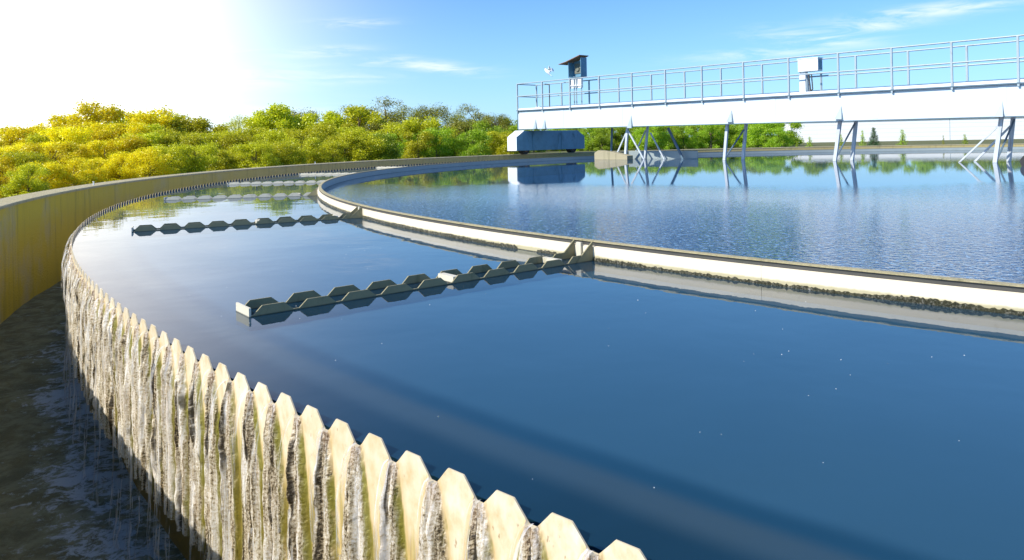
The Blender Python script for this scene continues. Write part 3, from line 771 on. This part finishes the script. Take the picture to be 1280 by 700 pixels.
for q in (.26, -.1): MB().bar(B(cs + q, 20.5, 1.9), B(cs + q, 20.5, 2.5), .045, .045).build('leg', M['rail'], cabo)
# instrument stand with rusty roof and blue weathered box
st = -19.35
stand = bpy.data.objects.new('instrument_stand', None); col.objects.link(stand); stand.parent = bridge; stand.location = -Vector(bridge.location)
def sp_(mb, n, m_, par=None, bevel=0): return mb.build(n, M[m_], par or stand, bevel)
w0, w1 = st - .30, st + .36
for s in (w0 + .03, w0 + .25, w0 + .37, w1 - .03): sp_(MB().bar(B(s, 20.05, 1.886), B(s, 20.05, 3.06), .04, .04), 'leg', 'rail')
sp_(MB().bar(B(w0, 20.07, 2.72), B(w1, 20.07, 2.72), .05, .05), 'crossbar', 'white_paint')
sp_(MB().box(w0 + .02, w1 - .02, 20.08, 20.12, 2.62, 3.02, B), 'back_plate', 'white_paint')
box = sp_(MB().box(w0, w0 + .02, 20.0, 20.32, 3.02, 3.60, B).box(w1 - .02, w1, 20.0, 20.32, 3.02, 3.74, B).box(w0 + .021, w1 - .021, 20.29, 20.32, 3.02, 3.66, B).box(w0 + .021, w1 - .021, 20.0, 20.289, 3.02, 3.04, B), 'panel_box', 'blue')
m = MB(); m.box(w0 + .08, w1 - .14, 20.262, 20.289, 3.18, 3.56, B); m.tube(B(st - .05, 20.22, 3.35), B(st - .05, 20.26, 3.35), .09, n=16); m.tube(B(st + .12, 20.22, 3.42), B(st + .12, 20.26, 3.42), .06, n=16); m.build('gauge_panel', M['gauge'], box)
m = MB(); m.prism([B(w0 - .42, 19.9, 3.55), B(w0 - .42, 20.4, 3.55), B(w0 - .02, 20.4, 3.615), B(w0 - .02, 19.9, 3.615)], (0, 0, .02))
m.prism([B(w0 - .02, 19.9, 3.615), B(w0 - .02, 20.4, 3.615), B(w1 + .03, 20.4, 3.80), B(w1 + .03, 19.9, 3.80)], (0, 0, .025)); sp_(m, 'roof', 'rust')
m = MB(); m.tube(B(-21.0, 20.3, 1.89), B(-21.0, 20.3, 2.86), .02); m.tube(B(-21.0, 20.3, 2.86), B(-21.25, 20.3, 2.9), .02); bp(m, 'cable_post', M['dark_steel'])
# centre column under the bridge (just outside the picture)
m = MB(); m.tube(pol(0, 0, -.5), pol(0, 0, 1.05), .55, n=32); cc_ = m.build('centre_column', M['wall_top']); tag(cc_, 'round concrete centre column carrying the inner end of the bridge', 'column')
# slab and grey skimmer board at the waterline below the bridge
g0, g1 = at_z(786, 198.7, 0), at_z(872, 198.5, 0); dv = (g1 - g0).normalized(); nv = Vector((-dv.y, dv.x, 0))
m = MB(); m.hexa([g0 + Vector((0, 0, -.2)), g1 + Vector((0, 0, -.2)), g1 + nv * .05 + Vector((0, 0, -.2)), g0 + nv * .05 + Vector((0, 0, -.2)),
                  g0 + Vector((0, 0, .28)), g1 + Vector((0, 0, .27)), g1 + nv * .05 + Vector((0, 0, .27)), g0 + nv * .05 + Vector((0, 0, .28))])
sb_ = m.build('skimmer_board', M['baffle_in'], bevel=.005); tag(sb_, 'flat grey skimmer board standing in the water behind the bridge legs', 'board')
g0, g1 = at_z(743, 199.6, 0), at_z(784, 199.8, 0); dv = (g1 - g0).normalized(); nv = Vector((-dv.y, dv.x, 0))
def pz(p, o_, z): return p + nv * o_ + Vector((0, 0, z))
m = MB(); Lb = (g1 - g0).length
m.prism([pz(g0, 0, -.1), pz(g1, 0, -.1), pz(g1, 0, .14), pz(g0 + dv * Lb * .55, 0, .26), pz(g0 + dv * Lb * .12, 0, .33), pz(g0, 0, .24)], nv * .35)
tag(m.build('scum_box', M['wall_top'], bevel=.01), 'pale sloping scum collection box at the left end of the grey board', 'box')
# striped float at the right edge
fl = at_z(1291, 207, 0); root = empty('float_drum', (fl.x, fl.y, 0)); tag(root, 'black drum with white bands floating at the right edge of the picture', 'float')
ax = Vector((Tx, Ty, 0)); 
MB().tube(-ax * .3 + Vector((0, 0, .09)), ax * .3 + Vector((0, 0, .09)), .15, n=28).build('drum', M['rubber'], root, .01)
m = MB()
for k in (-.2, -.05, .1, .25): m.tube(ax * (k - .025) + Vector((0, 0, .09)), ax * (k + .025) + Vector((0, 0, .09)), .154, n=28)
m.build('band', M['white_paint'], root)

# gull beside the instrument stand
gp = atD(684.5, 90, 19.9)
gull = empty('gull', gp); tag(gull, 'small white bird with raised wings hovering left of the rusty-roofed stand', 'bird')
def gull_body():
    me = bpy.data.meshes.new('body'); bm = bmesh.new()
    bmesh.ops.create_uvsphere(bm, u_segments=20, v_segments=14, radius=1)
    for v in bm.verts:
        x, y, z = v.co
        v.co = (x * .17 + (0.02 if x > 0 else 0), y * .055 * (1 - .45 * abs(x)), z * .06 * (1 - .4 * max(0, -x)))
        if x > .6: v.co.z += .02 * (x - .6) / .4; 
    bm.to_mesh(me); bm.free(); me.materials.append(M['white_paint']); me.polygons.foreach_set('use_smooth', [True] * len(me.polygons))
    o = bpy.data.objects.new('body', me); col.objects.link(o); o.parent = gull
    for sg in (-1, 1):
        pts = [(.07, 0, .02), (.08, .16, .11), (.04, .33, .12), (-.05, .43, .08), (-.04, .30, .105), (-.05, .14, .09), (-.07, 0, .02)]
        m = MB(); m.prism([(x, sg * y * .85, z * 1.8) for x, y, z in pts], (0, 0, .01)); m.build('wing', M['white_paint'], gull)
    m = MB(); m.prism([(-.14, -.02, .01), (-.14, .02, .01), (-.26, .06, .012), (-.26, -.06, .012)], (0, 0, .008)); m.build('tail', M['white_paint'], gull)
    m = MB(); m.tube((.185, 0, .025), (.235, 0, .012), .012, .003, 8); m.build('beak', M['rust'], gull)
gull_body(); gull.rotation_euler = (R(14), R(-48), R(150))

# ------------------------------------------------------------------ white building
def bmat():
    m_, t, p = mat('white_cladding'); g = t.new('ShaderNodeTexCoord').outputs['Object']; sp = t.new('ShaderNodeSeparateXYZ'); t.l.new(g, sp.inputs[0])
    n = t.noise(t.scale(g, (.5, .5, 2)), 1.5, 5, .6)
    t.put(p.inputs['Base Color'], t.mix(n, (.78, .80, .80), (.86, .86, .85))); p.inputs['Roughness'].default_value = .6; return m_
M['building'] = bmat()
bY = 80.0; bx0 = (990 - 640) / FPX * bY + .0
bl = empty('white_building', (bx0, bY, GZ)); tag(bl, 'low white panelled building beyond the tank wall at the right', 'building')
m = MB()
for k in range(5):
    m.box(0, 75, 0, 8, k * .44, k * .44 + .428)
wb = m.build('wall', M['building'], bl, 0); MB().box(.01, 74.99, .012, 7.99, 0, 2.2).build('panel_backing', M['rail'], bl); bl.rotation_euler = (0, 0, R(-14))
MB().box(-.12, 75.12, -.12, 8.12, 2.201, 2.30).build('roof', M['white_paint'], bl, .01)
for k in range(1, 5): MB().box(k * 14.1 + 1.2, k * 14.1 + 1.25, -.006, .0, 0, 2.19).build('panel_joint', M['rail'], bl)
MB().box(-.05, -.001, -.05, .05, 0, 2.19).build('corner_trim', M['flange'], bl)

# ------------------------------------------------------------------ trees
def crown_mesh(name, seed, kind, mat_):
    """unit crown: height 1 (z 0..1), half-width about .5"""
    r_ = np.random.default_rng(seed); lobes = []
    if kind == 'round':
        for k in range(38):
            z = r_.uniform(.08, .93); wz = .46 * math.sin(math.pi * min(1, (z + .16) / 1.2)) ** .6
            a = r_.uniform(0, 6.28); q = wz * math.sqrt(r_.uniform(.15, 1)); lobes.append((q * math.cos(a), q * math.sin(a), z, r_.uniform(.07, .16)))
        nl, ls = 15000, .019
    elif kind == 'shrub':
        for k in range(46):
            z = r_.uniform(.02, .88); wz = .56 * (1 - .35 * z)
            a = r_.uniform(0, 6.28); q = wz * math.sqrt(r_.uniform(.1, 1)); lobes.append((q * math.cos(a), q * math.sin(a), z, r_.uniform(.08, .17)))
        nl, ls = 13000, .019
    elif kind == 'pine':
        for k in range(46):
            z = r_.uniform(.12, .97); wz = .44 * (1 - (z - .1) ** 2 * .75)
            a = r_.uniform(0, 6.28); q = wz * math.sqrt(r_.uniform(.1, 1)); lobes.append((q * math.cos(a), q * math.sin(a), z, r_.uniform(.06, .14)))
        nl, ls = 11000, .014
    else:   # spruce / sapling
        for k in range(26):
            z = .08 + .9 * k / 26; wz = (.30 if kind == 'spruce' else .34 * r_.uniform(.2, 1.2)) * (1 - z) + .02
            a = k * 2.4; lobes.append((wz * math.cos(a) * .7, wz * math.sin(a) * .7, z, .05 + .08 * (1 - z)))
        nl, ls = (700, .036) if kind == 'sapling' else (3200, .026)
    L = np.array(lobes); vol = L[:, 3] ** 2; idx = r_.choice(len(L), nl, p=vol / vol.sum())
    d = r_.normal(size=(nl, 3)); d /= np.linalg.norm(d, axis=1)[:, None]
    rad = L[idx, 3] * np.clip(r_.normal(.86, .30, nl), .2, 1.6)
    # twiggy outliers
    out = r_.random(nl) < .05; rad[out] *= r_.uniform(1.1, 1.45, out.sum())
    c = L[idx, :3] + d * rad[:, None] * np.array([1, 1, .85]); c[:, 2] = np.clip(c[:, 2], .0, 1.1)
    c[:, 2] /= np.percentile(c[:, 2], 99.6)
    nrm = d * .35 + r_.normal(size=(nl, 3)) * .7 + np.array([0, 0, .25]); nrm /= np.linalg.norm(nrm, axis=1)[:, None]
    t1 = np.cross(nrm, r_.normal(size=(nl, 3))); t1 /= np.linalg.norm(t1, axis=1)[:, None]; t2 = np.cross(nrm, t1)
    s = ls * r_.uniform(.6, 1.25, nl)[:, None]
    asp = .62 if kind in ('round', 'shrub') else .35
    V = np.stack([c - t1 * s, c - t2 * s * asp + nrm * s * .12, c + t1 * s, c + t2 * s * asp + nrm * s * .12], 1).reshape(-1, 3)
    me = bpy.data.meshes.new(name); me.vertices.add(len(V)); me.vertices.foreach_set('co', V.reshape(-1).astype(np.float32))
    me.loops.add(4 * nl); me.loops.foreach_set('vertex_index', np.arange(4 * nl, dtype=np.int32))
    me.polygons.add(nl); me.polygons.foreach_set('loop_start', np.arange(0, 4 * nl, 4, dtype=np.int32)); me.polygons.foreach_set('loop_total', np.full(nl, 4, np.int32))
    me.update(calc_edges=True); me.materials.append(mat_)
    # trunk with limbs reaching some lobes
    m = MB(); m.tube((0, 0, -.05), (.01, 0, .35), .028, .020, 8); m.tube((.01, 0, .35), (0, .01, .8), .020, .006, 8)
    for k in range(0, len(L), 3):
        z = L[k, 2] * .6; m.tube((0, 0, z), tuple(L[k, :3]), .010, .003, 5, False)
    me2 = bpy.data.meshes.new('trunk'); me2.from_pydata(m.v, [], m.f); me2.materials.append(M['bark'])
    return me, me2
lib = {}
def get(kind, tone, v):
    key = (kind, tone, v)
    if key not in lib: lib[key] = crown_mesh('crown', {'round': 10, 'shrub': 30, 'pine': 50, 'spruce': 70, 'sapling': 90}[kind] + v, kind, M[tone])
    return lib[key]
TONES = {'leaf_glow': 'glow-tinted yellow', 'leaf_yellow': 'yellow-green', 'leaf_green': 'fresh green', 'leaf_olive': 'olive green', 'leaf_dark': 'dark green'}
ORD = ['first', 'second', 'third', 'fourth', 'fifth', 'sixth', 'seventh', 'eighth', 'ninth', 'tenth', 'eleventh', 'twelfth', 'thirteenth', 'fourteenth', 'fifteenth', 'sixteenth',
       'seventeenth', 'eighteenth', 'nineteenth', 'twentieth', 'twenty-first', 'twenty-second', 'twenty-third', 'twenty-fourth', 'twenty-fifth', 'twenty-sixth', 'twenty-seventh', 'twenty-eighth', 'twenty-ninth', 'thirtieth', 'thirty-first', 'thirty-second', 'thirty-third', 'thirty-fourth', 'thirty-fifth', 'thirty-sixth', 'thirty-seventh', 'thirty-eighth', 'thirty-ninth', 'fortieth']
def plant(name, cat, kind, tone, px, ytop, rad, width, label, group, v=None):
    """a plant whose top shows at (px,ytop), standing on a circle of radius rad round the tank centre"""
    d = ray(px, ytop); a_ = d.x ** 2 + d.y ** 2; b_ = -2 * (d.x * CX + d.y * CY); c_ = CX ** 2 + CY ** 2 - rad ** 2
    tt = (-b_ + math.sqrt(b_ * b_ - 4 * a_ * c_)) / (2 * a_); q = d * tt
    h = q.z + CAM_H - GZ
    if name in ('tree', 'shrub'): width = min(width, h * (1.35 if name == 'tree' else 1.2))
    o = empty(name, (q.x, q.y, GZ)); o.scale = (width, width, h); o.rotation_euler = (0, 0, random.uniform(0, 6.28))
    me, me2 = get(kind, tone, v if v is not None else random.randrange(3))
    for n_, mm in (('crown', me), ('trunk', me2)):
        c = bpy.data.objects.new(n_, mm); col.objects.link(c); c.parent = o
    tag(o, label, cat, group); return o
# back row: measured top outline
back = [(-60, 186, 'leaf_glow', 'round'), (-15, 180, 'leaf_glow', 'round'), (28, 164, 'leaf_glow', 'round'), (60, 168, 'leaf_glow', 'round'), (85, 149, 'leaf_glow', 'round'), (117, 134, 'leaf_glow', 'round'), (150, 145, 'leaf_yellow', 'round'),
        (188, 142, 'leaf_glow', 'round'), (208, 150, 'leaf_yellow', 'round'), (232, 153, 'leaf_yellow', 'round'), (262, 159, 'leaf_yellow', 'round'), (298, 150, 'leaf_yellow', 'pine'),
        (320, 154, 'leaf_yellow', 'round'), (347, 138, 'leaf_yellow', 'round'), (378, 143, 'leaf_olive', 'pine'), (402, 146, 'leaf_yellow', 'round'), (425, 138, 'leaf_olive', 'pine'), (448, 139, 'leaf_yellow', 'round'),
        (481, 127, 'leaf_olive', 'pine'), (506, 139, 'leaf_olive', 'pine'), (541, 137, 'leaf_olive', 'pine'), (570, 144, 'leaf_olive', 'pine'), (599, 136, 'leaf_olive', 'pine'), (618, 148, 'leaf_olive', 'pine'),
        (641, 149, 'leaf_green', 'round'), (672, 152, 'leaf_green', 'round'), (706, 153, 'leaf_green', 'round'), (742, 152, 'leaf_green', 'round'), (780, 150, 'leaf_green', 'round'), (818, 150, 'leaf_green', 'round'), (858, 147, 'leaf_green', 'round'),
        (900, 147, 'leaf_green', 'round'), (940, 146, 'leaf_green', 'round'), (975, 145, 'leaf_green', 'round')]
for i, (px, yt, tone, kind) in enumerate(back):
    rad = (37 if px < 630 else 45) - (1.5 if i % 2 else 0)
    wd = 4.3 if px > 300 else 3.3
    plant('tree', 'tree', kind, tone, px, yt - (5 if px < 630 else 0), rad, wd * random.uniform(1.0, 1.3),
          f'{TONES[tone]} {"feathery pine" if kind == "pine" else "bushy tree"}, {ORD[i]} from the left along the skyline row', 'trees in the row behind the tank')
# trees behind the white building
for i, (px, yt) in enumerate([(1018, 128), (1058, 131), (1100, 127), (1145, 125), (1190, 128), (1235, 123), (1280, 120)]):
    plant('tree', 'tree', 'round', 'leaf_green', px, yt + 6, 78, 7.5, f'green tree behind the white building, {ORD[i]} from its left end', 'trees behind the white building')
# lower front row of shrubs that fills down to the wall
k = 0
for px in list(range(-20, 640, 21)) :
    yt = np.interp(px, [-20, 0, 60, 117, 200, 260, 330, 450, 560, 640], [194, 186, 170, 158, 159, 165, 160, 153, 152, 157]) + random.uniform(-5, 6)
    tone = 'leaf_glow' if px < 150 and random.random() < .8 else ('leaf_yellow' if px < 430 else random.choice(['leaf_yellow', 'leaf_green', 'leaf_olive'] if px < 570 else ['leaf_olive', 'leaf_green']))
    plant('shrub', 'shrub', 'shrub', tone, px, yt, random.uniform(27.5, 30), random.uniform(2.3, 2.9) * (1 if px > 200 else .8),
          f'{TONES[tone]} leafy shrub, {ORD[k]} from the left in the low row just over the wall', 'shrubs along the outside of the wall'); k += 1
k = 0
for px in range(-30, 650, 23):
    yt = np.interp(px, [-30, 60, 117, 200, 330, 450, 560, 650], [200, 178, 170, 172, 168, 166, 165, 166]) + random.uniform(-5, 8)
    tone = 'leaf_glow' if px < 170 and random.random() < .8 else ('leaf_yellow' if px < 470 else random.choice(['leaf_yellow', 'leaf_green']))
    plant('shrub', 'shrub', 'shrub', tone, px, yt, random.uniform(24, 26), random.uniform(2.0, 2.6),
          f'{TONES[tone]} rounded shrub, {ORD[k]} from the left in the middle row behind the wall', 'shrubs in the middle row'); k += 1
k = 0
for px in list(range(-60, 420, 19)):
    yt = np.interp(px, [-60, 0, 60, 117, 200, 300, 420], [225, 212, 200, 194, 187, 182, 178]) + random.uniform(-7, 6)
    tone = 'leaf_glow' if px < 190 and random.random() < .8 else 'leaf_yellow'
    plant('shrub', 'shrub', 'shrub', tone, px, yt, random.uniform(21.0, 22.2), random.uniform(1.3, 1.7),
          f'{TONES[tone]} knee-high shrub, {ORD[k]} from the left right behind the stained wall', 'low shrubs right behind the wall'); k += 1
k = 0
for px in range(650, 985, 17):
    yt = np.interp(px, [650, 740, 860, 985], [166, 160, 157, 153]) + random.uniform(-4, 6)
    plant('shrub', 'shrub', 'shrub', 'leaf_green', px, yt, random.uniform(36, 42), random.uniform(2.6, 3.2) * (.7 if px > 965 else 1),
          f'bright green shrub, {ORD[k]} from the left seen under the bridge girder', 'shrubs seen under the bridge'); k += 1
for px, yt, kind, tone, wd, lab in [(996, 176, 'sapling', 'leaf_green', .5, 'tiny green seedling at the left corner of the white building'),
        (1012, 171, 'sapling', 'leaf_green', .9, 'wispy green sapling near the left corner of the white building'),
        (1051, 168, 'sapling', 'leaf_green', .8, 'thin green sapling directly behind the third pair of bridge legs'),
        (1078, 163, 'sapling', 'leaf_green', .8, 'slim pale green sapling left of the dark little spruce'),
        (1092, 160, 'spruce', 'leaf_dark', 1.1, 'dark little spruce in front of the white building'),
        (1128, 162, 'sapling', 'leaf_green', 1.1, 'light green sapling right of the dark little spruce'),
        (1179, 169, 'sapling', 'leaf_olive', .35, 'bare thin sapling standing alone before the white building'),
        (1206, 168, 'sapling', 'leaf_green', .8, 'sparse sapling seen through the rightmost bridge braces')]:
    plant('sapling', 'sapling', kind, tone, px, yt, 24.0, wd, lab, 'saplings before the white building', 0)
# weeds on the wall edge
for px, yt, lab in ((585, 187, 'pale weed tuft on the wall left of the blue carriage'), (700, 188, 'green weed growing under the blue carriage')):
    plant('weed', 'weed', 'sapling', 'leaf_green', px, yt, 19.9, .5, lab, 'weeds by the wall', 0)
bpy.context.view_layer.update()
